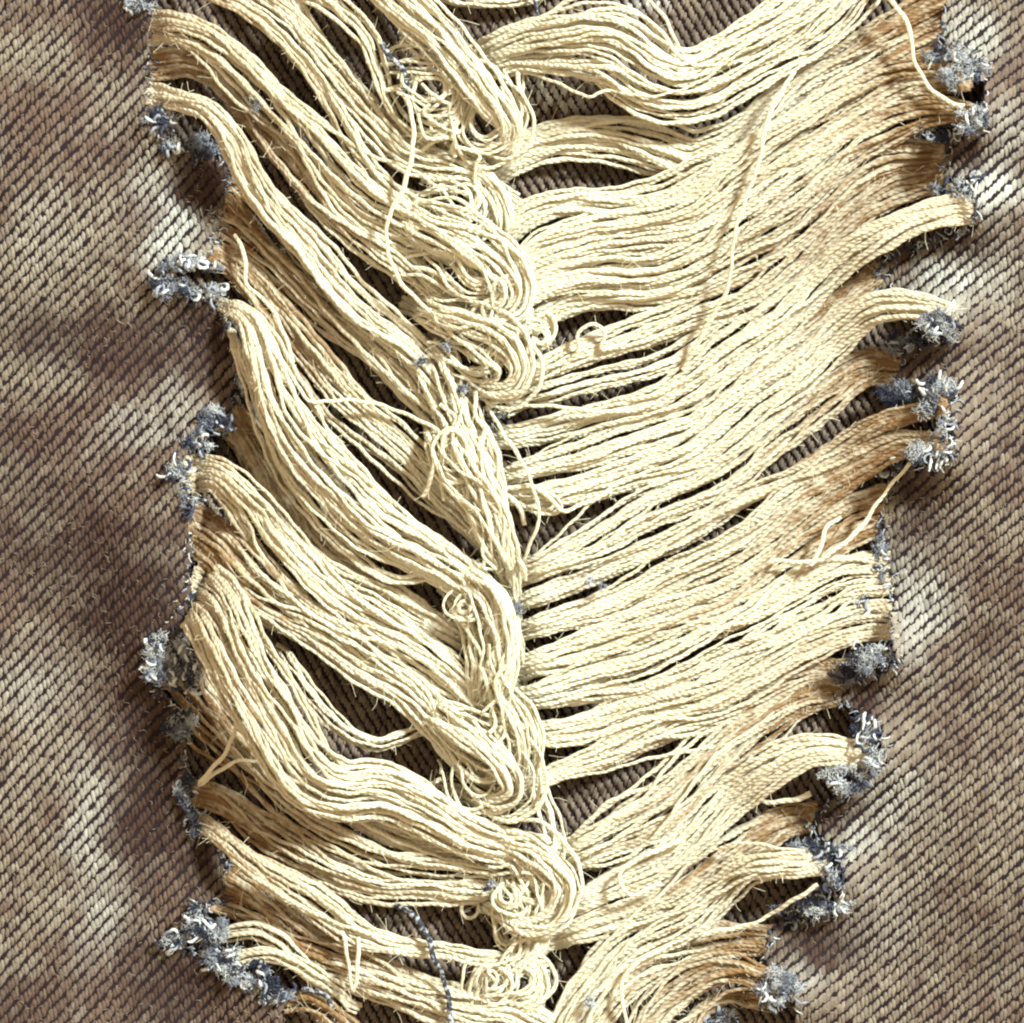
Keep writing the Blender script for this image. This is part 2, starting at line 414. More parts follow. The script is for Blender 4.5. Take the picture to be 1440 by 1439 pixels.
for poly, lab, sd, rot, bx in ((LEFT, "faded brown twill denim with torn edge, filling the left side", 3, -6, (-90, 460, -90, 1530)),
                               (RIGHT, "faded tan twill denim with torn edge, filling the right side", 4, 0, (1020, 1530, -90, 1530))):
    pn = empty("denim_panel", (0, 0, 0), label=lab, category="denim", group="torn denim panels")
    sheet("weft_ground", lambda x, y, p=poly: ragged(x, y, p), lambda x, y: zpanel(x, y) - 1.0, 5, M_WEFT, pn, x0=bx[0], x1=bx[1])
    warp_floats("warp_floats", lambda x, y, p=poly: ragged(x, y, p), zpanel, dye_shade_front, rot=rot, parent=pn, seed=sd, box=bx)
    # torn warp ends left all along the edge
    edge = resample(np.array([(a, b, 0.0) for a, b in poly if -60 < b < 1500 and 100 < a < 1400], float), 3.2)
    for nm, frac, mat, rad in (("dark_warp_ends", 0.5, M_NAVY, 1.5), ("faded_warp_ends", 0.45, M_GREY, 1.3), ("white_warp_ends", 0.28, M_PALE, 1.1)):
        e = edge[rng.random(len(edge)) < frac]; m = len(e)
        e = e + np.c_[rng.normal(0, 3, (m, 2)), np.zeros(m)]
        d = rng.normal(0, 1, (m, 3)); d[:, 1] += 0.5; d[:, 2] = rng.uniform(0.1, 0.7, m); d /= np.linalg.norm(d, axis=1, keepdims=True)
        p = e.copy(); p[:, 2] = zpanel(p[:, 0], p[:, 1]) - 1; pts = [p]; L = rng.uniform(7, 20, m)[:, None]
        for _ in range(6):
            d = d + rng.normal(0, 0.5, (m, 3)); d[:, 2] -= 0.16; d /= np.linalg.norm(d, axis=1, keepdims=True); pts.append(pts[-1] + d * L / 6)
        v, f = tubes(np.stack(pts, 1), rad * np.linspace(1.1, 0.6, 7), 5)
        link(nm, mesh_from(nm, W(v), f), mat, pn, kind="stuff")
    # short fibre ends standing out of the worn surface
    nh = 1300
    hx = rng.uniform(bx[0], bx[1], nh * 3); hy = rng.uniform(-60, 1500, nh * 3)
    k = inside(hx, hy, poly); hx, hy = hx[k][:nh], hy[k][:nh]
    m = len(hx); an = rng.uniform(0, 6.28, m)[:, None]; ln = rng.uniform(4, 9, m)[:, None]; t = np.linspace(0, 1, 4)[None, :]
    P = np.stack([hx[:, None] + np.cos(an) * ln * t + 3 * np.sin(3 * t) * np.sin(an), hy[:, None] + np.sin(an) * ln * t,
                  zpanel(hx, hy)[:, None] + 2.2 + 2.2 * np.sin(t * 3) + 0 * an], 2)
    VV, FF = tubes(P, 0.3)
    link("surface_fibres", mesh_from("surface_fibres", W(VV), FF), M_SURF, pn, kind="stuff")

# ------------------------------------------------------------------ threads
R_TH = 2.85
STEP = 5.6

def thread_path_to_mesh(P, rad, phase, step=STEP, pitch=None):
    P = resample(P, step)
    m = len(P)
    s = np.arange(m) * step
    # crimp left by the weave, and fine unevenness of hand-spun look
    T, N, B = frames(P)
    a1, a2, a3 = rng.uniform(0, 6.28, 3)
    P = P + N * (0.8 * np.sin(s / 6.5 + a1) + 0.8 * np.sin(s / 15 + a2))[:, None] + B * (0.6 * np.sin(s / 7.3 + a3))[:, None]
    rr = rad * (1 + 0.10 * np.sin(s / 23 + a2) + 0.10 * np.sin(s / 61 + a1) + 0.05 * rng.normal(0, 1, m))
    v, f = tube(P, rr, 6, 0.0)
    th = np.linspace(-math.pi / 2, 1.5 * math.pi, 6, endpoint=False)
    ply = (2 * (th[None, :] - (phase + s * 2 * math.pi / (pitch or rng.uniform(17, 23)))[:, None])).ravel()
    return v, f, ply

def fuzz_mesh(paths, per, length=(7, 17)):
    p, t = [], []
    for P in paths:
        i = rng.integers(1, len(P) - 2, per)
        p.append(P[i]); d = P[i + 1] - P[i - 1]; t.append(d / (np.linalg.norm(d, axis=1, keepdims=True) + 1e-9))
    p = np.vstack(p); t = np.vstack(t); n = len(p)
    d = rng.normal(0, 1, (n, 3)); d[:, 2] = abs(d[:, 2]) * 0.8; d /= np.linalg.norm(d, axis=1, keepdims=True)
    d = d * 0.8 + t * rng.choice([-1, 1], n)[:, None] * rng.uniform(0.2, 1.1, n)[:, None]
    c = rng.normal(0, 0.5, (n, 3)); L = rng.uniform(*length, n)[:, None, None]
    q = np.linspace(0, 1, 4)[None, :, None]
    return tubes(p[:, None] + d[:, None] * L * q + c[:, None] * L * q * q, 0.32)

SEG = []
for _poly in (LEFT, RIGHT):
    for _a, _b in zip(_poly, _poly[1:]):
        if 100 < _a[0] < 1400 and 100 < _b[0] < 1400: SEG.append((*_a, *_b))
SEG = np.array(SEG, float)

def edge_distance(x, y):
    ax, ay, bx, by = SEG.T
    dx, dy = bx - ax, by - ay
    t = np.clip(((x[:, None] - ax) * dx + (y[:, None] - ay) * dy) / (dx * dx + dy * dy + 1e-9), 0, 1)
    return np.sqrt(((x[:, None] - ax - t * dx) ** 2 + (y[:, None] - ay - t * dy) ** 2)).min(axis=1)

def emit(kind, label, cat, group, paths, rad=R_TH, fuzz=3, mat=None, tint=0.0):
    base = np.mean([p.mean(axis=0) for p in paths], axis=0)
    org = W(np.array([[base[0], base[1], 0.0]]))[0]
    root = empty(kind, org, label=label, category=cat, group=group)
    for P in paths:
        v, f, ply = thread_path_to_mesh(P, rad * rng.uniform(0.8, 1.22), rng.uniform(0, 6.28))
        me = mesh_from("thread", W(v) - org, f)
        me.attributes.new("ply", 'FLOAT', 'POINT').data.foreach_set("value", ply.astype(np.float32))
        if tint > 0:
            ring = v.reshape(-1, 6, 3).mean(axis=1)
            d = edge_distance(ring[:, 0], ring[:, 1]); L0 = rng.uniform(65, 220)
            tv = tint * rng.uniform(0.55, 1.3) * np.exp(-(np.maximum(0, d - 8) / L0) ** 1.4)
            me.attributes.new("tint", 'FLOAT', 'POINT').data.foreach_set("value", np.repeat(tv, 6).astype(np.float32))
        link("thread", me, mat or M_THREAD, root)
    if fuzz:
        v, f = fuzz_mesh(paths, fuzz)
        link("fuzz", mesh_from("fuzz", W(v) - org, f), M_FUZZ, root, kind="stuff")
    return root

def grow_end(P, centre):
    """middle ends run on under the ridge, edge ends run into the cloth between its warp floats"""
    e = P[-1]
    if not (-12 < e[1] < 1450): return P
    d = P[-1] - P[-4]; d[2] = 0; d = d / (np.linalg.norm(d) + 1e-9)
    if centre:
        L = rng.uniform(18, 62); q = np.linspace(0, 1, 6)[1:, None]
        tail = e + d * L * q; tail[:, 2] = np.maximum(3.0, e[2] - (e[2] - 4) * q[:, 0] ** 1.0)
        tail[:, 1] += (q[:, 0] ** 2) * rng.uniform(-4, 16)
        return np.vstack([P, tail])
    zp = zpanel(P[:, 0], P[:, 1])
    k = np.clip(1 - np.arange(len(P))[::-1] * 7.0 / 30, 0, 1) ** 1.5
    P = P.copy(); P[:, 2] = P[:, 2] * (1 - k) + (zp - 3) * k
    L = rng.uniform(9, 17); q = np.linspace(0, 1, 4)[1:, None]
    d = d * 0.5 + np.array([np.sign(d[0]) or 1.0, 0, 0]) * 0.5
    tail = e + d * L * q; zt = zpanel(tail[:, 0], tail[:, 1]); tail[:, 2] = P[-1, 2] + (zt - 9 - P[-1, 2]) * q[:, 0]
    return np.vstack([P, tail])

def bundle_paths(ctrl, n, thick=0.55, wander=0.24, zj=3.2, fray=0.0):
    """ctrl rows: x, y, half width, height of the lowest threads"""
    c = np.array([(a[0], a[1], a[3], a[2]) for a in ctrl], float)     # x y z hw
    C = spline(c, 7.0)
    a0 = rng.uniform(0, 6.28); q0 = np.linspace(0, 1, len(C))
    C[:, 1] += 4.5 * np.sin(np.arange(len(C)) * 7.0 / 34 + a0) * np.sin(math.pi * q0)          # slack left from the weave
    T = np.gradient(C[:, :2], axis=0); T /= np.linalg.norm(T, axis=1)[:, None] + 1e-9
    # smooth the direction so that wide bundles do not fold on themselves
    k = np.ones(9) / 9
    T = np.stack([np.convolve(np.pad(T[:, j], 4, mode='edge'), k, mode='valid') for j in range(2)], 1)
    T /= np.linalg.norm(T, axis=1)[:, None] + 1e-9
    Nn = np.stack([-T[:, 1], T[:, 0]], 1)
    m = len(C); s = np.linspace(0, 1, m); sl = np.arange(m) * 7.0
    if n > 8: n = max(8, min(n, int(2 * C[:, 3].mean() / 1.95) + 3))
    us = (np.linspace(-1, 1, n) if n > 1 else np.zeros(1)) + rng.normal(0, 0.9 / max(n, 2), n)
    ue = us.copy()
    if n > 5:                                   # threads cling together in twos and threes
        ce = rng.uniform(-1, 1, max(2, n // 4))
        near = ce[np.argmin(abs(us[:, None] - ce[None, :]), axis=1)]
        us = us + (near - us) * 0.42
    cen0 = abs(C[0, 0] - 705) < 90; cen1 = abs(C[-1, 0] - 705) < 110
    paths = []
    for i in range(n):
        u = us[i]
        a = rng.uniform(0, 6.28, 6)
        drift = wander * (np.sin(sl / 105 + a[0]) * 0.7 + np.sin(sl / 51 + a[1]) * 0.3 + (np.sin(a[2] + 2.2 * s)) * 0.8)
        blend = np.clip(np.minimum(s, 1 - s) * 6, 0, 1)
        stray = rng.random() < 0.13 and n > 8
        if stray: drift = drift * 3.0
        uu = u * blend + ue[i] * (1 - blend) + drift * (0.2 + 0.8 * np.clip(s * 4, 0, 1) * np.clip((1 - s) * 5, 0.2, 1))
        hw = C[:, 3]
        v = rng.random()
        dome = np.sqrt(np.clip(1.05 - np.clip(uu, -1, 1) ** 2, 0, 1))
        zn = (vnoise(sl / 130 + a[0] * 9, a[1] * 9 + 0 * sl, 71) - 0.5)
        z = C[:, 2] + thick * hw * dome * (0.1 + 0.9 * v) * np.clip(0.15 + s * 5, 0, 1) + zj * 5 * zn * np.clip(s * 6, 0, 1) + 1.0 * np.sin(sl / 29 + a[4])
        if stray: z = z + 9 * np.sin(s * math.pi)
        z = z + rng.uniform(-4, 5) * (1 - blend)
        dv = rng.uniform(14, 34)
        if cen0: z = z - dv * np.clip(1 - sl / 34, 0, 1) ** 2
        if cen1: z = z - dv * np.clip(1 - (sl[-1] - sl) / 34, 0, 1) ** 2
        z = np.maximum(z, 2.5)
        P = np.stack([C[:, 0] + Nn[:, 0] * hw * uu, C[:, 1] + Nn[:, 1] * hw * uu, z], 1)
        P = grow_end(P[::-1], cen0)[::-1]
        P = grow_end(P, cen1)
        if fray:
            e = int(rng.uniform(0, fray) * m); P = P[: m - e] if e > 0 else P
        paths.append(P)
    return paths

GB = {"L": "thread bundles fanning from the left edge to the middle", "R": "thread bundles fanning from the middle to the right edge", "T": "thread bundles along the middle ridge"}

def B(label, side, n, ctrl, **kw):
    fz = kw.pop("fuzz", 13)
    if side in "LR":
        g = 1.12 if side == "R" else 1.05
        m = len(ctrl); ctrl = [(c[0], c[1], c[2] * (1 + (g - 1) * min(1.0, 2.2 * min(i, m - 1 - i) / (m - 1))), c[3]) for i, c in enumerate(ctrl)]
        n = int(round(n * 1.95)) if n > 8 else n
    tn = kw.pop("tint", 1.15 if side in "LR" else 0.0)
    return emit("thread_bundle", label, "thread bundle", GB[side], bundle_paths(ctrl, n, **kw), fuzz=fz, tint=tn)

def curl_paths(cx, cy, r0, r1, a0, a1, n, z0, z1=None, ex=1.0, ey=1.0, rot=0.0, spiral=0.0, jit=0.14, arch=0.0, tails=(46, 26), messy=0.6):
    z1 = z0 if z1 is None else z1
    out = []
    cr, sr = math.cos(math.radians(rot)), math.sin(math.radians(rot))
    for i in range(n):
        f = (i + rng.uniform(-0.5, 0.5)) / max(1, n - 1)
        r = max(4.0, r0 + (r1 - r0) * f)
        s0, s1 = a0 + rng.normal(0, 24) * messy, a1 + rng.normal(0, 34) * messy
        m = max(10, int(abs(s1 - s0) / 9))
        q = np.linspace(0, 1, m)
        a = np.radians(s0 + (s1 - s0) * q)
        rr = r * (1 - (spiral + rng.uniform(-0.15, 0.2) * messy) * q) * (1 + jit * np.sin(2 * a + rng.uniform(0, 6.28)))
        x = rr * ex * np.cos(a); y = rr * ey * np.sin(a)
        ox, oy = rng.normal(0, jit * 30, 2) * messy
        tilt = rng.normal(0, 7) * messy; tp = rng.uniform(0, 6.28)
        z = z0 + (z1 - z0) * (1 - f) + rng.normal(0, 4) * messy + arch * np.sin(q * math.pi) + tilt * np.cos(a - tp)
        P = np.stack([cx + ox + cr * x - sr * y, cy + oy + sr * x + cr * y, z], 1)
        if tails:
            for e, L in ((0, tails[0]), (1, tails[1])):
                if L <= 0: continue
                Q = P[::-1] if e == 0 else P
                d = Q[-1] - Q[-3]; d[2] = 0; d /= np.linalg.norm(d) + 1e-9
                c = np.array([d[1], -d[0], 0]) * rng.normal(0, 0.25)
                t = np.linspace(0, 1, 5)[1:, None] * L * rng.uniform(0.5, 1.3)
                tl = Q[-1] + d * t + c * t * t / L
                tl[:, 2] = Q[-1, 2] - np.linspace(0, 1, 5)[1:] ** 1.3 * rng.uniform(14, 34)
                Q = np.vstack([Q, tl])
                P = Q[::-1] if e == 0 else Q
        out.append(spline(P, 4.0))
    return out

def K(label, n, *a, **kw):
    fz = kw.pop("fuzz", 12)
    return emit("thread_curl", label, "thread curl", "curled thread loops along the middle", curl_paths(*a[:6], n, *a[6:], **kw), fuzz=fz)

def X(label, ctrl, n=1, rad=R_TH, mat=None, cat="loose thread", name="loose_thread"):
    c = np.array(ctrl, float)
    paths = [spline(c, 5.0)]
    base = paths[0].mean(axis=0)
    org = W(np.array([[base[0], base[1], 0.0]]))[0]
    v, f, ply = thread_path_to_mesh(paths[0], rad, rng.uniform(0, 6.28))
    me = mesh_from(name, W(v) - org, f)
    me.attributes.new("ply", 'FLOAT', 'POINT').data.foreach_set("value", ply.astype(np.float32))
    o = link(name, me, mat or M_THREAD, None, label=label, category=cat, group="loose single threads")
    o.location = org
    return o

# ---- bundles from the left edge (x, y, half width, height)
B("cream threads entering at the top edge above the upper left blue tuft", "L", 7, [(262, -20, 10, 40), (335, 8, 10, 55), (385, 38, 12, 60), (430, 88, 13, 58), (470, 150, 14, 52), (520, 230, 16, 48), (580, 300, 18, 46), (650, 345, 16, 50), (705, 362, 12, 55)])
B("tan threads running down from the top edge to the small eye-shaped curl", "L", 10, [(330, -20, 18, 20), (395, 25, 20, 25), (440, 72, 20, 28), (485, 135, 20, 28), (535, 190, 20, 26), (580, 222, 20, 28), (640, 240, 18, 36), (685, 262, 14, 44), (708, 305, 12, 44), (700, 345, 8, 34)])
B("brown shaded threads from the top edge beside the top curl", "L", 10, [(385, -20, 20, 10), (440, 60, 20, 14), (480, 115, 20, 14), (525, 172, 18, 14), (570, 205, 16, 16), (630, 228, 16, 22), (685, 255, 12, 26)])
B("pale threads dropping beside the navy twist at the top", "L", 8, [(430, -20, 22, 30), (478, 20, 22, 40), (512, 60, 18, 46), (530, 105, 14, 46), (545, 145, 12, 40), (580, 185, 12, 30), (625, 215, 10, 24)])
B("bright thread bundle rooted just below the top left tuft", "L", 16, [(212, 38, 24, 17), (262, 44, 20, 56), (340, 92, 22, 66), (400, 158, 26, 58), (450, 212, 28, 52), (510, 268, 30, 48), (575, 312, 30, 48), (640, 348, 24, 56), (705, 385, 14, 60)], thick=0.6, tint=0.60)
B("brown-rooted thread bundle carrying a grey lint patch, upper left", "L", 14, [(212, 92, 22, 14), (270, 88, 22, 20), (325, 118, 22, 28), (370, 172, 24, 34), (425, 240, 24, 36), (485, 300, 24, 36), (545, 350, 24, 38), (610, 400, 24, 42), (665, 445, 20, 46), (720, 500, 14, 46)])
B("arched cream bundle lifting over the second left tuft", "L", 14, [(210, 132, 14, 17), (248, 140, 12, 56), (290, 156, 12, 84), (325, 200, 14, 90), (352, 250, 16, 68), (395, 310, 18, 58), (440, 360, 20, 48), (490, 415, 22, 42), (545, 465, 22, 40), (600, 515, 20, 42), (650, 580, 14, 44)], thick=0.7, tint=0.35)
B("shaded brown thread bundle below the arched cream bundle, upper left", "L", 14, [(312, 290, 48, 8), (350, 320, 36, 12), (410, 385, 28, 14), (480, 448, 26, 18), (540, 505, 24, 22), (600, 565, 22, 28), (655, 625, 16, 34)])
B("thin tan threads behind the third left tuft", "L", 12, [(300, 352, 14, 8), (345, 385, 20, 12), (385, 435, 22, 16), (425, 490, 24, 20), (475, 548, 26, 24), (535, 606, 26, 28), (595, 662, 24, 32), (645, 715, 20, 36), (690, 770, 12, 40)])
B("thick pale bundle springing from the curled third left tuft", "L", 28, [(308, 428, 7, 40), (345, 446, 14, 62), (366, 492, 26, 78), (392, 562, 34, 80), (432, 640, 40, 74), (482, 690, 40, 64), (540, 742, 36, 56), (602, 782, 30, 54), (660, 815, 26, 58), (702, 858, 22, 60), (718, 915, 18, 56)], thick=0.75, tint=0.25)
B("three loose threads hanging off the lower side of the thick pale bundle", "L", 3, [(326, 465, 4, 60), (352, 552, 7, 64), (372, 605, 10, 64), (393, 655, 9, 60), (435, 720, 8, 54), (485, 772, 7, 50), (545, 808, 6, 48), (585, 812, 6, 50), (640, 800, 6, 60)], thick=0.3, tint=0.20)
B("shaded brown threads below the thick pale bundle", "L", 12, [(324, 590, 22, 10), (348, 622, 22, 14), (374, 668, 22, 16), (405, 722, 22, 18), (445, 775, 22, 18), (495, 812, 20, 20), (550, 845, 18, 20), (605, 875, 16, 22), (660, 905, 14, 26)])
B("bright bundle rooted at the small fourth left tuft", "L", 20, [(264, 668, 24, 16), (306, 670, 22, 70), (350, 710, 26, 78), (385, 765, 28, 54), (432, 815, 28, 46), (485, 855, 28, 40), (545, 893, 27, 38), (602, 925, 25, 42), (650, 960, 22, 48), (705, 1010, 16, 50)], thick=0.6, tint=0.50)
B("tan bundle from the straight left edge to the hanging loops", "L", 22, [(267, 742, 34, 14), (305, 768, 32, 56), (355, 820, 32, 66), (405, 864, 28, 44), (455, 893, 26, 42), (512, 926, 26, 42), (572, 966, 28, 44), (622, 1014, 30, 48), (660, 1058, 28, 52), (705, 1092, 22, 46)], thick=0.5)
B("big arched ivory bundle bulging above the lower left opening", "L", 36, [(267, 832, 52, 14), (296, 855, 46, 104), (334, 925, 44, 150), (378, 1010, 46, 156), (424, 1082, 42, 130), (482, 1118, 36, 90), (542, 1120, 36, 70), (602, 1142, 32, 60), (662, 1176, 28, 56), (730, 1196, 24, 52), (790, 1198, 18, 50)], thick=0.8, wander=0.13, tint=0.45)
B("small spray of threads bridging the dark lower left opening", "L", 5, [(392, 915, 12, 50), (442, 985, 12, 50), (488, 1024, 10, 46), (530, 1045, 8, 36), (565, 1038, 8, 30), (620, 1012, 8, 26), (660, 995, 8, 26)], thick=0.3)
B("brown rooted threads under the big arched ivory bundle", "L", 16, [(268, 945, 52, 10), (310, 1002, 42, 14), (365, 1060, 34, 20), (430, 1128, 30, 30), (485, 1165, 28, 34), (560, 1190, 26, 32), (640, 1205, 24, 32), (715, 1225, 18, 36)])
B("orange-brown threads rooted at the dark lower left tuft", "L", 12, [(272, 1115, 16, 12), (320, 1128, 18, 24), (372, 1168, 20, 28), (432, 1210, 20, 28), (485, 1232, 20, 26), (555, 1246, 18, 24), (640, 1256, 16, 26), (705, 1250, 12, 32)])
B("bright narrow bundle crossing the lower left opening edge", "L", 15, [(280, 1152, 10, 24), (325, 1186, 15, 66), (398, 1240, 22, 76), (450, 1276, 26, 56), (510, 1310, 22, 50), (580, 1334, 16, 44), (650, 1345, 14, 44), (712, 1352, 10, 46)], thick=0.6, tint=0.55)
B("dark brown shaded threads above the bottom left blue tufts", "L", 15, [(316, 1245, 42, 8), (370, 1275, 38, 12), (425, 1318, 36, 14), (490, 1352, 34, 16), (560, 1378, 30, 18), (640, 1402, 26, 20), (715, 1425, 22, 24)])
B("curved pale threads rising from the bottom left tuft cluster", "L", 5, [(300, 1318, 8, 20), (345, 1308, 10, 36), (390, 1325, 12, 42), (425, 1358, 12, 36), (465, 1392, 12, 24)], thick=0.4, tint=0.35)
B("short arched threads over the bottom left tuft chain", "L", 6, [(322, 1352, 8, 28), (368, 1342, 10, 44), (415, 1352, 12, 46), (455, 1378, 12, 34), (495, 1412, 12, 20)], thick=0.4, tint=0.35)
B("pale threads leaving the bottom edge at the lower left", "L", 8, [(400, 1412, 14, 20), (440, 1408, 14, 34), (480, 1432, 14, 34), (520, 1475, 14, 24)])
B("pale threads along the bottom edge under the navy yarn", "L", 14, [(470, 1362, 16, 28), (530, 1385, 20, 32), (590, 1400, 24, 34), (650, 1412, 26, 34), (720, 1428, 22, 34), (790, 1460, 20, 30)])

# ---- bundles to the right edge
B("big wavy cream bundle hanging across the top right", "R", 36, [(676, 88, 26, 30), (735, 66, 34, 50), (800, 60, 44, 74), (862, 68, 50, 84), (922, 102, 46, 74), (982, 108, 42, 60), (1042, 82, 42, 56), (1105, 38, 44, 50), (1180, -25, 46, 44), (1250, -95, 46, 40)], thick=0.6, tint=0.30)
B("shaded tan threads under the big wavy cream bundle", "R", 16, [(690, 255, 8, 10), (735, 218, 22, 14), (795, 197, 26, 16), (860, 197, 28, 16), (922, 218, 28, 16), (975, 232, 26, 16), (1035, 195, 24, 18), (1105, 142, 24, 18), (1180, 88, 24, 18), (1260, 38, 24, 16), (1332, 0, 26, 14)])
B("pale threads from the eye-shaped curl to the top right corner", "R", 14, [(705, 345, 10, 30), (742, 305, 20, 32), (802, 286, 17, 30), (870, 284, 17, 30), (940, 276, 19, 34), (1005, 245, 24, 40), (1080, 192, 27, 42), (1160, 137, 28, 38), (1240, 88, 26, 30), (1325, 50, 22, 20)])
B("cream bundle running up to the upper right blue tuft", "R", 20, [(716, 398, 10, 46), (760, 352, 22, 46), (822, 332, 23, 44), (890, 326, 22, 44), (962, 308, 26, 50), (1042, 258, 32, 56), (1122, 200, 36, 56), (1200, 150, 35, 46), (1272, 115, 28, 44), (1350, 105, 20, 60)])
B("cream bundle ending at the second right blue tuft", "R", 19, [(722, 432, 8, 50), (772, 396, 20, 46), (840, 381, 22, 42), (912, 374, 22, 42), (982, 350, 25, 46), (1052, 305, 29, 52), (1132, 245, 33, 54), (1212, 190, 33, 48), (1292, 155, 24, 56), (1366, 158, 10, 74)])
B("tan threads passing under the second right blue tuft", "R", 14, [(728, 478, 10, 30), (782, 432, 16, 28), (852, 416, 18, 26), (922, 410, 20, 28), (992, 392, 22, 32), (1072, 342, 27, 36), (1152, 280, 30, 36), (1232, 222, 26, 28), (1326, 212, 16, 15)])
B("brown-rooted threads between the second and third right tufts", "R", 13, [(1326, 238, 14, 12), (1252, 248, 18, 18), (1190, 288, 20, 22), (1122, 346, 22, 26), (1042, 408, 22, 28), (962, 446, 20, 30), (890, 466, 20, 32), (805, 500, 18, 36), (735, 535, 12, 40)])
B("thin threads just above the bright third right bundle", "R", 8, [(1330, 258, 8, 14), (1262, 276, 12, 20), (1202, 312, 13, 24), (1132, 371, 14, 26), (1062, 430, 15, 28), (992, 482, 16, 30), (922, 514, 16, 32), (840, 538, 16, 34), (745, 560, 12, 36)])
B("bright bundle rooted at the third right tuft", "R", 17, [(1362, 292, 22, 86), (1285, 308, 20, 88), (1212, 344, 22, 76), (1150, 398, 24, 52), (1082, 456, 26, 48), (1002, 520, 26, 42), (922, 566, 22, 34), (842, 590, 20, 26), (765, 604, 18, 22), (695, 618, 14, 22)], tint=0.30)
B("brown threads below the third right bundle", "R", 12, [(1236, 386, 15, 10), (1190, 420, 18, 18), (1130, 467, 20, 26), (1062, 522, 21, 32), (992, 572, 21, 36), (922, 606, 20, 38), (852, 628, 19, 38), (782, 645, 16, 38), (705, 672, 10, 42)])
B("bright bundle arching from the fourth right tuft", "R", 18, [(1336, 444, 14, 88), (1290, 430, 17, 94), (1232, 434, 20, 84), (1172, 472, 22, 56), (1110, 526, 24, 50), (1042, 580, 26, 46), (972, 627, 25, 42), (902, 660, 22, 38), (832, 682, 19, 36), (765, 695, 14, 38), (708, 700, 9, 44)], tint=0.30)
B("brown threads fanning below the fourth right tuft", "R", 18, [(1264, 520, 24, 10), (1215, 522, 24, 16), (1168, 552, 25, 22), (1110, 600, 23, 28), (1050, 643, 22, 34), (980, 684, 24, 38), (902, 724, 25, 40), (822, 766, 22, 42), (738, 808, 14, 44)])
B("narrow threads rooted under the fluffy fifth right tuft", "R", 11, [(1325, 572, 10, 86), (1242, 592, 14, 66), (1182, 624, 15, 36), (1112, 668, 14, 32), (1042, 702, 14, 30), (962, 745, 15, 28), (882, 784, 15, 26), (802, 818, 13, 28), (732, 848, 9, 34)])
B("cream bundle rooted at the sixth right tuft", "R", 17, [(1318, 622, 12, 84), (1262, 626, 17, 66), (1200, 655, 22, 42), (1122, 708, 24, 42), (1052, 757, 25, 40), (982, 797, 24, 36), (902, 834, 21, 30), (822, 862, 18, 28), (735, 888, 12, 34)])
B("brown-rooted bundle below the sixth right tuft", "R", 20, [(1245, 718, 34, 10), (1200, 732, 30, 20), (1140, 772, 29, 32), (1070, 817, 28, 40), (1002, 852, 26, 42), (922, 884, 24, 40), (832, 910, 21, 36), (732, 942, 14, 40)])
B("pale bundle rooted along the straight stitched right edge", "R", 20, [(1252, 806, 30, 14), (1190, 812, 29, 34), (1120, 842, 28, 46), (1050, 882, 28, 50), (982, 914, 27, 48), (902, 944, 25, 44), (822, 966, 21, 42), (732, 985, 15, 44)], tint=0.35)
B("pale bundle ending above the wide grey right tuft", "R", 19, [(1256, 872, 26, 16), (1190, 878, 25, 34), (1122, 907, 26, 44), (1060, 940, 27, 48), (992, 968, 27, 46), (912, 994, 25, 42), (832, 1020, 21, 40), (745, 1035, 14, 44)], tint=0.45)
B("brown-rooted threads passing under the wide grey right tuft", "R", 15, [(1184, 942, 14, 12), (1130, 947, 20, 20), (1070, 967, 24, 28), (1002, 997, 26, 34), (932, 1022, 24, 38), (862, 1050, 19, 38), (792, 1082, 13, 40), (738, 1108, 9, 42)])
B("broad band below the wide grey right tuft to the lower knot", "R", 22, [(1180, 975, 14, 12), (1120, 988, 20, 22), (1060, 1026, 26, 34), (1000, 1076, 31, 44), (932, 1130, 33, 50), (862, 1176, 28, 48), (795, 1208, 18, 46)])
B("bright arched threads from the seventh right tuft", "R", 16, [(1205, 1062, 18, 82), (1140, 1056, 20, 84), (1080, 1082, 23, 72), (1030, 1124, 25, 48), (982, 1170, 25, 44), (922, 1214, 21, 40), (862, 1246, 17, 40), (798, 1280, 12, 42)], tint=0.30)
B("brown threads from the notch below the seventh right tuft", "R", 15, [(1140, 1150, 20, 10), (1090, 1160, 21, 16), (1040, 1196, 23, 24), (990, 1237, 25, 30), (922, 1270, 21, 32), (852, 1296, 17, 34), (785, 1318, 12, 38)])
B("bright threads from the eighth right tuft", "R", 15, [(1150, 1212, 16, 80), (1062, 1222, 19, 76), (1010, 1252, 23, 48), (962, 1288, 24, 44), (902, 1322, 24, 38), (848, 1362, 22, 34), (805, 1410, 18, 30), (780, 1465, 16, 28)], tint=0.35)
B("brown threads below the eighth right tuft", "R", 17, [(1080, 1322, 20, 10), (1022, 1322, 22, 16), (962, 1337, 24, 22), (902, 1364, 25, 26), (852, 1404, 25, 28), (808, 1465, 22, 26)])
B("cream threads at the bottom edge beside the last right tuft", "R", 13, [(1095, 1380, 16, 62), (1022, 1370, 18, 60), (962, 1392, 20, 40), (922, 1430, 20, 34), (895, 1480, 20, 28)])
B("short brown threads at the bottom edge near the last right tuft", "R", 8, [(1060, 1408, 10, 20), (1012, 1412, 12, 28), (976, 1440, 12, 26), (955, 1485, 12, 20)])

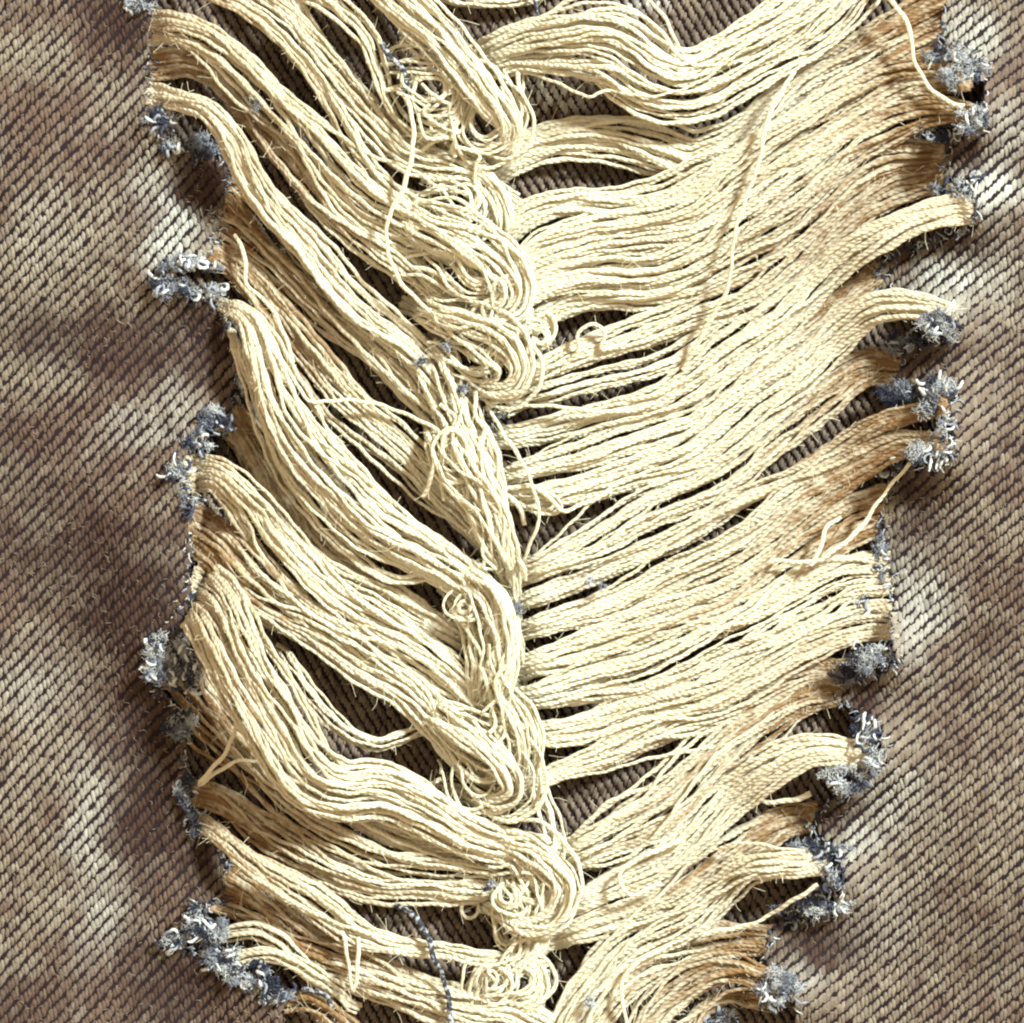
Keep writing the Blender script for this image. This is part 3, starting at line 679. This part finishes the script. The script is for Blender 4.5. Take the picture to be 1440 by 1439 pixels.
# ---- the ridge down the middle
B("outer cream threads of the big top curl", "T", 22, [(500, -85, 44, 40), (545, -30, 44, 46), (598, 28, 36, 62), (645, 78, 32, 76), (690, 128, 28, 80), (718, 172, 22, 70), (712, 208, 14, 50), (682, 222, 10, 34)], thick=0.6)
K("coiled eye of the big top curl", 13, 612, 128, 14, 62, -110, 80, 60, 76, ex=0.9, ey=1.15, spiral=0.05, messy=0.4)
K("open hanging loops under the big top curl", 8, 690, 165, 26, 62, -60, 175, 58, 70, ex=0.95, ey=1.0, rot=10)
K("eye-shaped curl below the big top curl", 13, 645, 285, 14, 62, -105, 110, 44, 56, ex=0.95, ey=1.0, rot=15, messy=0.3, tails=(60, 36))
K("bright coil at the end of the upper left bundle", 8, 668, 384, 12, 62, -115, 125, 80, 98, ex=1.05, ey=0.75, rot=25, spiral=0.08, messy=0.3, tails=(80, 50))
K("nested loops opening upward in the middle knot", 9, 682, 482, 16, 66, -45, 140, 68, 86, ex=0.9, ey=1.0, rot=8, messy=0.35, tails=(60, 50))
K("small twin loops beside the middle knot", 4, 752, 470, 12, 26, -90, 230, 66, 74, tails=(20, 14))
B("tangled white ridge below the middle knot", "T", 18, [(600, 480, 26, 44), (632, 555, 22, 58), (662, 632, 22, 72), (690, 705, 24, 78), (712, 770, 20, 72), (720, 810, 12, 56)], wander=0.5, thick=0.9, zj=6)
B("loose white tangle lying across the ridge", "T", 10, [(610, 590, 16, 70), (645, 655, 24, 88), (680, 700, 26, 92), (700, 745, 22, 88), (706, 800, 12, 66)], wander=0.8, thick=0.8, zj=8)
K("oval loops standing on the ridge", 4, 636, 640, 16, 34, -180, 150, 92, 96, ex=0.75, ey=1.25, rot=-12, jit=0.12)
K("little loops sticking out to the right of the ridge", 3, 757, 705, 16, 24, -150, 160, 52, 58, ex=1.25, ey=0.8, rot=25)
B("smooth rope of threads folding down the ridge", "T", 18, [(640, 800, 14, 70), (688, 838, 20, 84), (712, 900, 20, 88), (706, 955, 20, 80), (690, 1000, 18, 66)], thick=0.8, wander=0.3)
B("shaded tan threads hanging inside the ridge fold", "T", 14, [(640, 840, 12, 40), (668, 880, 24, 46), (672, 930, 28, 50), (672, 975, 26, 50), (680, 1010, 18, 44)], thick=0.5)
K("short curled end on the side of the ridge fold", 4, 652, 852, 8, 24, 20, 260, 76, 80, tails=(14, 0), messy=0.6)
B("white folds bulging at the right of the ridge foot", "T", 16, [(690, 965, 16, 72), (722, 1000, 24, 80), (738, 1045, 22, 76), (735, 1090, 18, 62), (715, 1120, 12, 46)], thick=0.7, wander=0.3)
K("hanging U-shaped loops at the ridge foot", 9, 678, 1078, 16, 60, -30, 160, 60, 78, ex=0.8, ey=1.0, rot=0, jit=0.14, messy=0.8, tails=(60, 34))
K("single small hook beside the hanging loops", 2, 618, 1108, 9, 14, 60, 290, 40, 42, tails=(14, 10), messy=0.3)
B("five threads dropping from the ridge foot to the lower knot", "T", 6, [(752, 1082, 10, 44), (766, 1125, 12, 48), (778, 1165, 14, 50), (782, 1205, 16, 50), (772, 1240, 16, 48)], thick=0.3)
K("lower knot of wide nested loops", 9, 745, 1255, 14, 58, -95, 115, 58, 78, ex=0.95, ey=0.95, rot=10, messy=0.45)
K("tight coil inside the lower knot", 4, 716, 1262, 9, 24, -30, 210, 76, 80, tails=(22, 14), messy=0.7)
K("plain thread ring left of the lower knot", 1, 661, 1277, 13, 13, -95, 265, 30, 30, jit=0.03, fuzz=8, tails=None, messy=0.1)
K("two crossing loops under the lower knot", 3, 712, 1300, 22, 30, -20, 290, 44, 52, ex=0.7, ey=1.15)
B("tan threads linking the lower knot to the bottom coil", "T", 14, [(760, 1290, 22, 36), (748, 1330, 22, 40), (722, 1362, 20, 40), (690, 1395, 16, 36)], wander=0.3)
K("round coil near the bottom edge", 9, 692, 1378, 8, 36, -170, 90, 50, 58, messy=0.5)
K("ribbed loops beside the bottom coil", 10, 728, 1378, 18, 46, -75, 75, 46, 54, ex=0.95, ey=0.95, messy=0.3, tails=(34, 30))
B("short shaded threads at the very top edge", "T", 8, [(600, -20, 10, 14), (650, 2, 8, 16), (700, 4, 8, 16), (750, -8, 8, 14), (800, -30, 8, 12)])

B("plump hank folded over at the end of the upper left bundles", "T", 22, [(555, 292, 24, 56), (635, 335, 28, 74), (698, 368, 25, 88), (722, 405, 21, 92), (705, 437, 17, 86), (668, 436, 13, 70)], thick=0.8, wander=0.5, zj=5)
B("plump hank folded over in the middle knot", "T", 20, [(580, 425, 20, 56), (645, 452, 24, 74), (708, 480, 24, 88), (730, 518, 20, 90), (708, 548, 16, 78), (664, 546, 12, 58)], thick=0.8, wander=0.5, zj=5)
B("plump hank folded over at the ridge foot", "T", 20, [(590, 985, 22, 52), (655, 1035, 26, 70), (712, 1075, 24, 82), (728, 1110, 18, 80), (702, 1132, 13, 66), (664, 1122, 9, 48)], thick=0.8, wander=0.5, zj=5)
B("plump hank folded over in the lower knot", "T", 20, [(680, 1178, 20, 54), (752, 1200, 24, 70), (790, 1245, 22, 82), (776, 1290, 18, 80), (735, 1302, 14, 70), (700, 1282, 9, 56)], thick=0.8, wander=0.5, zj=5)

def tangle(label, line, n, spread, loop, fuzz=14):
    """threads that wander, loop and cross while following a line (x, y, z)"""
    C = spline(np.array(line, float), 6.0)
    paths = []
    for _ in range(n):
        a, b = sorted(rng.uniform(0, 1, 2)); b = min(1.0, max(b, a + 0.35)); a = min(a, b - 0.3); a = max(0.0, a)
        Q = C[int(a * (len(C) - 1)): int(b * (len(C) - 1)) + 1]
        k = max(5, len(Q) // 4); q = np.linspace(0, len(Q) - 1, k).astype(int)
        P = Q[q].copy()
        off = rng.normal(0, spread * 0.55); ph = rng.uniform(0, 6.28); w = rng.uniform(0.9, 2.0)
        t = np.arange(k)
        P[:, 0] += off + loop * np.sin(t * w + ph) * rng.uniform(0.3, 1.0) + rng.normal(0, spread * 0.22, k)
        P[:, 1] += loop * np.cos(t * w + ph) * rng.uniform(0.2, 0.9) + rng.normal(0, spread * 0.18, k)
        P[:, 2] += rng.uniform(-8, 10) - 0.012 * off * off + rng.normal(0, 4, k)
        paths.append(spline(P, 4.0))
    return emit("thread_tangle", label, "thread tangle", "tangled threads piled on the middle ridge", paths, fuzz=fuzz)

tangle("snarled threads over the hollow of the big top curl", [(560, 90, 66), (600, 150, 72), (640, 205, 66), (670, 250, 56)], 7, 24, 14)
tangle("snarled white threads between the bright coil and the middle knot", [(640, 320, 76), (680, 370, 88), (700, 430, 92), (690, 500, 86), (670, 560, 66)], 13, 30, 15)
tangle("snarled white threads piled on the upper ridge below the middle knot", [(640, 540, 74), (660, 620, 88), (680, 690, 94), (700, 760, 90), (715, 820, 80)], 14, 26, 11)
tangle("snarled threads over the ridge fold and foot", [(690, 820, 88), (706, 890, 94), (700, 960, 88), (705, 1020, 84), (700, 1085, 70)], 13, 24, 13)
tangle("snarled threads around the lower knot", [(690, 1200, 66), (740, 1225, 78), (760, 1270, 80), (735, 1320, 66), (705, 1370, 60)], 9, 26, 14)

# ---- loose single threads
X("long loose thread crossing the upper right fan downward", [(1118, 100, 74), (1084, 157, 92), (1067, 227, 96), (1046, 290, 96), (1033, 327, 94), (1024, 400, 84), (985, 475, 64), (960, 520, 50)], rad=3.4)
X("loose thread curving over the top right corner tuft", [(1225, -20, 60), (1258, 8, 82), (1280, 42, 90), (1285, 85, 92), (1310, 125, 92), (1345, 148, 98), (1372, 152, 92)], rad=3.8)
X("loose thread winding down from the navy twist", [(540, 128, 50), (565, 130, 60), (580, 165, 84), (578, 225, 92), (566, 268, 94), (548, 300, 94), (545, 350, 92), (562, 395, 90), (598, 432, 84), (625, 470, 70)], rad=3.6)
X("loose thread crossing the thick pale bundle toward the ridge", [(385, 440, 50), (402, 500, 64), (420, 545, 84), (440, 566, 88), (490, 562, 70), (560, 578, 62), (610, 603, 74), (650, 640, 84), (690, 690, 84)], rad=3.3)
X("fine thread hanging in front of the third left tuft", [(330, 330, 36), (344, 362, 46), (348, 400, 52), (378, 430, 60), (400, 470, 66), (412, 510, 60)], rad=3.2)
X("slack thread looping beside the lower left roots", [(305, 940, 60), (328, 985, 78), (333, 1015, 84), (320, 1052, 80), (298, 1082, 64), (280, 1103, 50), (302, 1089, 56), (334, 1070, 62), (365, 1070, 60)], rad=3.3)
X("bent V-shaped thread hanging at the bottom left", [(472, 1292, 58), (486, 1325, 68), (491, 1365, 66), (496, 1398, 58), (502, 1362, 66), (505, 1318, 66)], rad=3.4)
X("pale thread cutting across the middle right dark slit", [(705, 572, 56), (740, 570, 62), (800, 574, 60), (856, 580, 52), (890, 576, 40)], rad=3.4)
X("kinked thread near the sixth right tuft", [(1280, 652, 86), (1234, 706, 70), (1208, 746, 72), (1168, 777, 78), (1140, 791, 78), (1084, 788, 74)], rad=3.3)
X("short branch of the kinked thread pointing up", [(1182, 728, 60), (1160, 745, 74), (1152, 775, 78), (1140, 795, 76)], rad=3.2)
X("looped thread end in the lower right fan", [(960, 1180, 70), (905, 1205, 76), (874, 1225, 78), (872, 1246, 78), (892, 1258, 76), (930, 1240, 74)], rad=3.6)
X("straight thread crossing below the eighth right tuft", [(1150, 1244, 104), (1120, 1263, 96), (1083, 1287, 72), (1043, 1303, 64), (990, 1314, 58)], rad=3.6)
X("thread drooping down to the bottom edge right of middle", [(945, 1330, 60), (910, 1345, 66), (886, 1362, 66), (874, 1390, 62), (878, 1425, 58), (884, 1470, 50)], rad=3.4)
X("slack loop in the dark hole below the seventh right tuft", [(1120, 1088, 48), (1066, 1090, 40), (1050, 1108, 40), (1075, 1128, 42), (1110, 1126, 46), (1140, 1116, 50)], rad=4.0)
X("open ring of thread right of the middle knot", [(790, 520, 48), (812, 495, 60), (812, 470, 66), (832, 455, 66), (850, 470, 62), (846, 492, 54), (880, 482, 44)], rad=3.4)
X("second open ring of thread right of the middle knot", [(742, 455, 66), (770, 440, 72), (782, 462, 74), (766, 484, 72), (748, 476, 68)], rad=3.4)
X("short thread standing up over the right dark triangle", [(705, 690, 66), (722, 705, 70), (735, 722, 68), (738, 738, 60)], rad=4.2)
X("long thread along the ridge knot to the right", [(700, 690, 74), (740, 684, 76), (768, 694, 74), (790, 718, 66), (815, 712, 56), (860, 690, 48)], rad=3.4)

def blue_yarn(label, ctrl, rad=4.6):
    return X(label, ctrl, rad=rad, mat=M_BLUE, cat="blue yarn", name="blue_yarn")
blue_yarn("navy twisted yarn in the hollow of the big top curl", [(536, 62, 60), (548, 78, 66), (562, 92, 66), (572, 112, 64), (568, 132, 58), (576, 150, 50)])
blue_yarn("navy twisted yarn hanging down to the bottom edge", [(556, 1274, 40), (572, 1280, 52), (590, 1300, 62), (604, 1322, 70), (610, 1345, 72), (622, 1375, 68), (632, 1410, 64), (636, 1470, 58)])
blue_yarn("short navy yarn end by the bottom left threads", [(425, 1392, 40), (445, 1395, 48), (460, 1402, 48), (468, 1420, 42)], 3.8)
blue_yarn("short blue yarn end at the very top edge", [(745, -20, 30), (752, 4, 34), (756, 22, 30)], 3.2)

# ------------------------------------------------------------------ frayed indigo tufts along the torn edges
def hairs(n, x, y, z, rx, ry, hz, length, rad, curl=1.0, seg=5):
    a = rng.uniform(0, 6.28, n); q = np.sqrt(rng.random(n))
    p = np.stack([x + rx * q * np.cos(a), y + ry * q * np.sin(a), z + rng.uniform(0, hz, n) * (1.1 - q)], 1)
    L = rng.uniform(*length, n)[:, None]
    d = rng.normal(0, 1, (n, 3)); d[:, 2] = d[:, 2] * 0.5 + 0.25; d /= np.linalg.norm(d, axis=1, keepdims=True)
    pts = [p]
    for _ in range(seg):
        d = d + rng.normal(0, 0.55 * curl, (n, 3)); d[:, 2] -= 0.12; d /= np.linalg.norm(d, axis=1, keepdims=True)
        pts.append(pts[-1] + d * L / seg)
    return tubes(np.stack(pts, 1), rad * np.linspace(1, 0.45, seg + 1))

def tuft(label, x, y, rx, ry, tone=0.5, stubs=5, dens=1.0, z=None, name="fray_tuft", cat="frayed tuft", group="frayed indigo tufts along the torn edges"):
    zz = float(zpanel(np.array([x]), np.array([y]))[0]) if z is None else z
    org = W(np.array([[x, y, 0.0]]))[0]
    root = empty(name, org, label=label, category=cat, group=group)
    area = rx * ry / 400.0
    nc = max(3, int(3 + area * 4)); lint = name == "lint_fleck"
    acc = {"dark_fibres": [], "grey_fibres": [], "pale_fibres": []}
    prob = np.array([0.95 - 0.9 * tone, 0.75, 0.3 + 1.4 * tone]); prob[0] *= 0.4 if lint else 1; prob /= prob.sum()
    for _ in range(nc):
        a = rng.uniform(0, 6.28); q = math.sqrt(rng.random())
        qx, qy = x + rx * q * math.cos(a), y + ry * q * math.sin(a)
        w = rng.uniform(0.22, 0.5)
        main = rng.choice(3, p=prob)
        for k, (nm, rad) in enumerate((("dark_fibres", 0.85), ("grey_fibres", 0.6), ("pale_fibres", 0.55))):
            cnt = int((52 if k == main else 11) * dens * max(0.5, min(1.6, area)) * rng.uniform(0.7, 1.3))
            cw = max(4.0, w * rx), max(4.0, w * ry)
            acc[nm].append(hairs(cnt, qx, qy, zz + 1 + 3 * (k == main), cw[0], cw[1], 6 + 5 * (k == main), (5, 15), rad, 1.8))
    for nm, mat in (("dark_fibres", M_NAVY), ("grey_fibres", M_GREY), ("pale_fibres", M_PALE)):
        VV, FF, off = [], [], 0
        for v, f in acc[nm]:
            VV.append(v); FF.append(f + off); off += len(v)
        link(nm, mesh_from(nm, W(np.vstack(VV)) - org, np.vstack(FF)), mat, root, kind="stuff")
    for _ in range(int(stubs * 3.0)):
        a = rng.uniform(0, 6.28); q = math.sqrt(rng.random()) * 0.95
        p = np.array([x + rx * q * math.cos(a), y + ry * q * math.sin(a), zz + rng.uniform(1, 7)])
        d = np.array([rng.normal(-0.1, 0.7), rng.normal(0.4, 0.8), 0.55]); d /= np.linalg.norm(d); pts = [p]
        ax = rng.normal(0, 1, 3); ax /= np.linalg.norm(ax); w = rng.uniform(0.25, 0.75)
        for k in range(7):
            d = d + np.cross(ax, d) * w + rng.normal(0, 0.16, 3); d[2] -= 0.14; d /= np.linalg.norm(d); pts.append(pts[-1] + d * 3.4)
        P = spline(np.array(pts), 2.2)
        rr = rng.uniform(1.7, 3.0) * np.linspace(0.85, 1.0, len(P)) * np.where(np.arange(len(P)) > len(P) - 3, 0.6, 1.0)
        v, f = tube(P, rr, 6, 0.26, 11, rng.uniform(0, 6))
        link("yarn_stub", mesh_from("yarn_stub", W(v) - org, f), rng.choice([M_PALE, M_GREY, M_PALE, M_BLUE, M_NAVY] if tone > 0.4 else [M_GREY, M_NAVY, M_NAVY, M_BLUE]), root)
    return root

TU = [("pale blue tuft at the very top of the left torn edge", 196, 6, 20, 10, .7, 4),
      ("grey tuft at the root of the arched cream bundle", 222, 168, 20, 12, .55, 4),
      ("small white-tipped tuft below the arched cream bundle root", 242, 202, 14, 14, .6, 3),
      ("dark fuzzy shadowed tuft under the arched cream bundle", 288, 205, 30, 14, .1, 2),
      ("dark looped tuft above the third left curl", 268, 372, 32, 12, .45, 8),
      ("pale grey tuft at the left end of the third left curl", 240, 402, 20, 14, .75, 4),
      ("grey roll of lint at the root of the thick pale bundle", 288, 408, 26, 11, .75, 3),
      ("dark tuft at the left edge notch beside shaded threads", 306, 594, 20, 18, .35, 5),
      ("white and navy tuft left of that edge notch", 278, 622, 18, 14, .6, 4),
      ("pale fluffy tuft at the root of the bright fourth bundle", 246, 668, 16, 12, .7, 2),
      ("navy knot on the left edge below the fluffy tuft", 266, 702, 9, 18, .25, 2),
      ("blue-white frayed cluster left of the big arched bundle", 218, 925, 20, 26, .6, 6),
      ("curled yarn ends hanging in a column on the left edge", 256, 940, 20, 38, .65, 12),
      ("dark fuzzy knot under the curled yarn ends", 250, 1020, 20, 20, .15, 3),
      ("dark tuft at the lower left edge beside orange threads", 262, 1118, 15, 20, .12, 3),
      ("dark fringe on the lower left edge corner", 272, 1155, 10, 20, .15, 2),
      ("curled tuft on the bottom left edge step", 290, 1298, 22, 24, .45, 6),
      ("pale tip of the bottom left tuft chain", 246, 1330, 16, 12, .65, 3),
      ("blue tuft in the middle of the bottom left chain", 312, 1346, 26, 16, .5, 6),
      ("navy and white tuft at the lower bottom left chain", 352, 1374, 26, 18, .5, 7),
      ("navy end of the bottom left tuft chain", 386, 1396, 22, 16, .25, 3),
      ("large blue tuft at the top right edge", 1354, 92, 28, 26, .55, 8),
      ("thin grey lint near the large top right tuft", 1318, 78, 22, 10, .5, 2),
      ("blue tuft where the curving loose thread ends", 1368, 165, 22, 16, .65, 4),
      ("dark fuzz left of the second right tuft", 1322, 182, 30, 14, .15, 1),
      ("pale tuft over the third right bundle root", 1360, 262, 22, 16, .75, 4),
      ("dark knot left of the pale third right tuft", 1326, 268, 14, 8, .2, 1),
      ("white-tipped tuft at the fourth right bundle root", 1322, 458, 22, 18, .6, 5),
      ("dark shaded fuzz below the fourth right tuft", 1272, 482, 26, 14, .15, 2),
      ("large fluffy white tuft fifth on the right edge", 1318, 556, 26, 26, .8, 9),
      ("dark shaded tuft left of the large fluffy tuft", 1268, 562, 26, 20, .12, 2),
      ("small pale tuft just below the large fluffy tuft", 1330, 600, 10, 14, .75, 2),
      ("blue-white tuft sixth on the right edge", 1308, 638, 28, 16, .6, 7),
      ("curled white yarn end in front of the sixth tuft", 1268, 632, 10, 20, .75, 3),
      ("tiny grey lint clump at the sixth tuft's left", 1228, 658, 14, 7, .55, 2),
      ("small grey lint on the straight right edge threads", 1218, 850, 14, 9, .6, 1),
      ("thin blue-white fray at the top of the straight right edge", 1238, 782, 9, 26, .6, 3),
      ("wide grey fluffy tuft on the right edge", 1226, 926, 36, 16, .6, 4),
      ("dark fuzz under the wide grey right tuft", 1192, 948, 26, 12, .12, 1),
      ("white-flecked blue tuft seventh on the right edge", 1218, 1030, 16, 24, .6, 5),
      ("grey tuft just below the white-flecked seventh tuft", 1222, 1068, 16, 14, .65, 3),
      ("frayed grey lining of the dark hole on the right edge", 1188, 1098, 26, 16, .5, 5),
      ("pale blue tuft eighth on the right edge", 1150, 1200, 32, 16, .7, 6),
      ("short white fray below the pale blue eighth tuft", 1168, 1232, 14, 12, .7, 3),
      ("blue and white tuft below the straight crossing thread", 1158, 1270, 28, 16, .55, 7),
      ("dark tuft left of the straight crossing thread's tuft", 1116, 1284, 22, 12, .2, 2),
      ("grey tuft at the lower right bottom edge", 1094, 1392, 26, 22, .6, 7),
      ("dark blue tuft at the bottom edge in the right fan", 1005, 1428, 34, 14, .3, 6)]
for lab, x, y, rx, ry, tone, st in TU:
    tuft(lab, x, y, rx * 1.12, ry * 1.12, tone, st)

LI = [("grey lint caught on the brown-rooted upper left bundle", 352, 145, 20, 13, .5, 68), ("blue lint fleck above the middle knot's left", 632, 486, 8, 6, .5, 80),
      ("dark lint fleck on threads left of the middle knot", 590, 508, 8, 9, .3, 64), ("blue lint at the tip of the shaded left threads", 650, 545, 7, 8, .5, 74),
      ("navy lint patch in the hollow right of the ridge", 694, 592, 24, 14, .15, 38), ("blue lint fleck on the ridge's right shoulder", 730, 852, 9, 12, .5, 64),
      ("pale blue lint on the middle right threads", 838, 820, 18, 7, .7, 58), ("blue lint at the bottom edge right of middle", 832, 1408, 8, 14, .6, 60), ("lint fleck beside the lower knot coil", 690, 1246, 8, 6, .6, 66)]
for lab, x, y, rx, ry, tone, z in LI:
    tuft(lab, x, y, rx * 0.85, ry * 0.85, tone, 0, 0.8, z=z, name="lint_fleck", cat="lint", group="lint flecks caught on the threads")
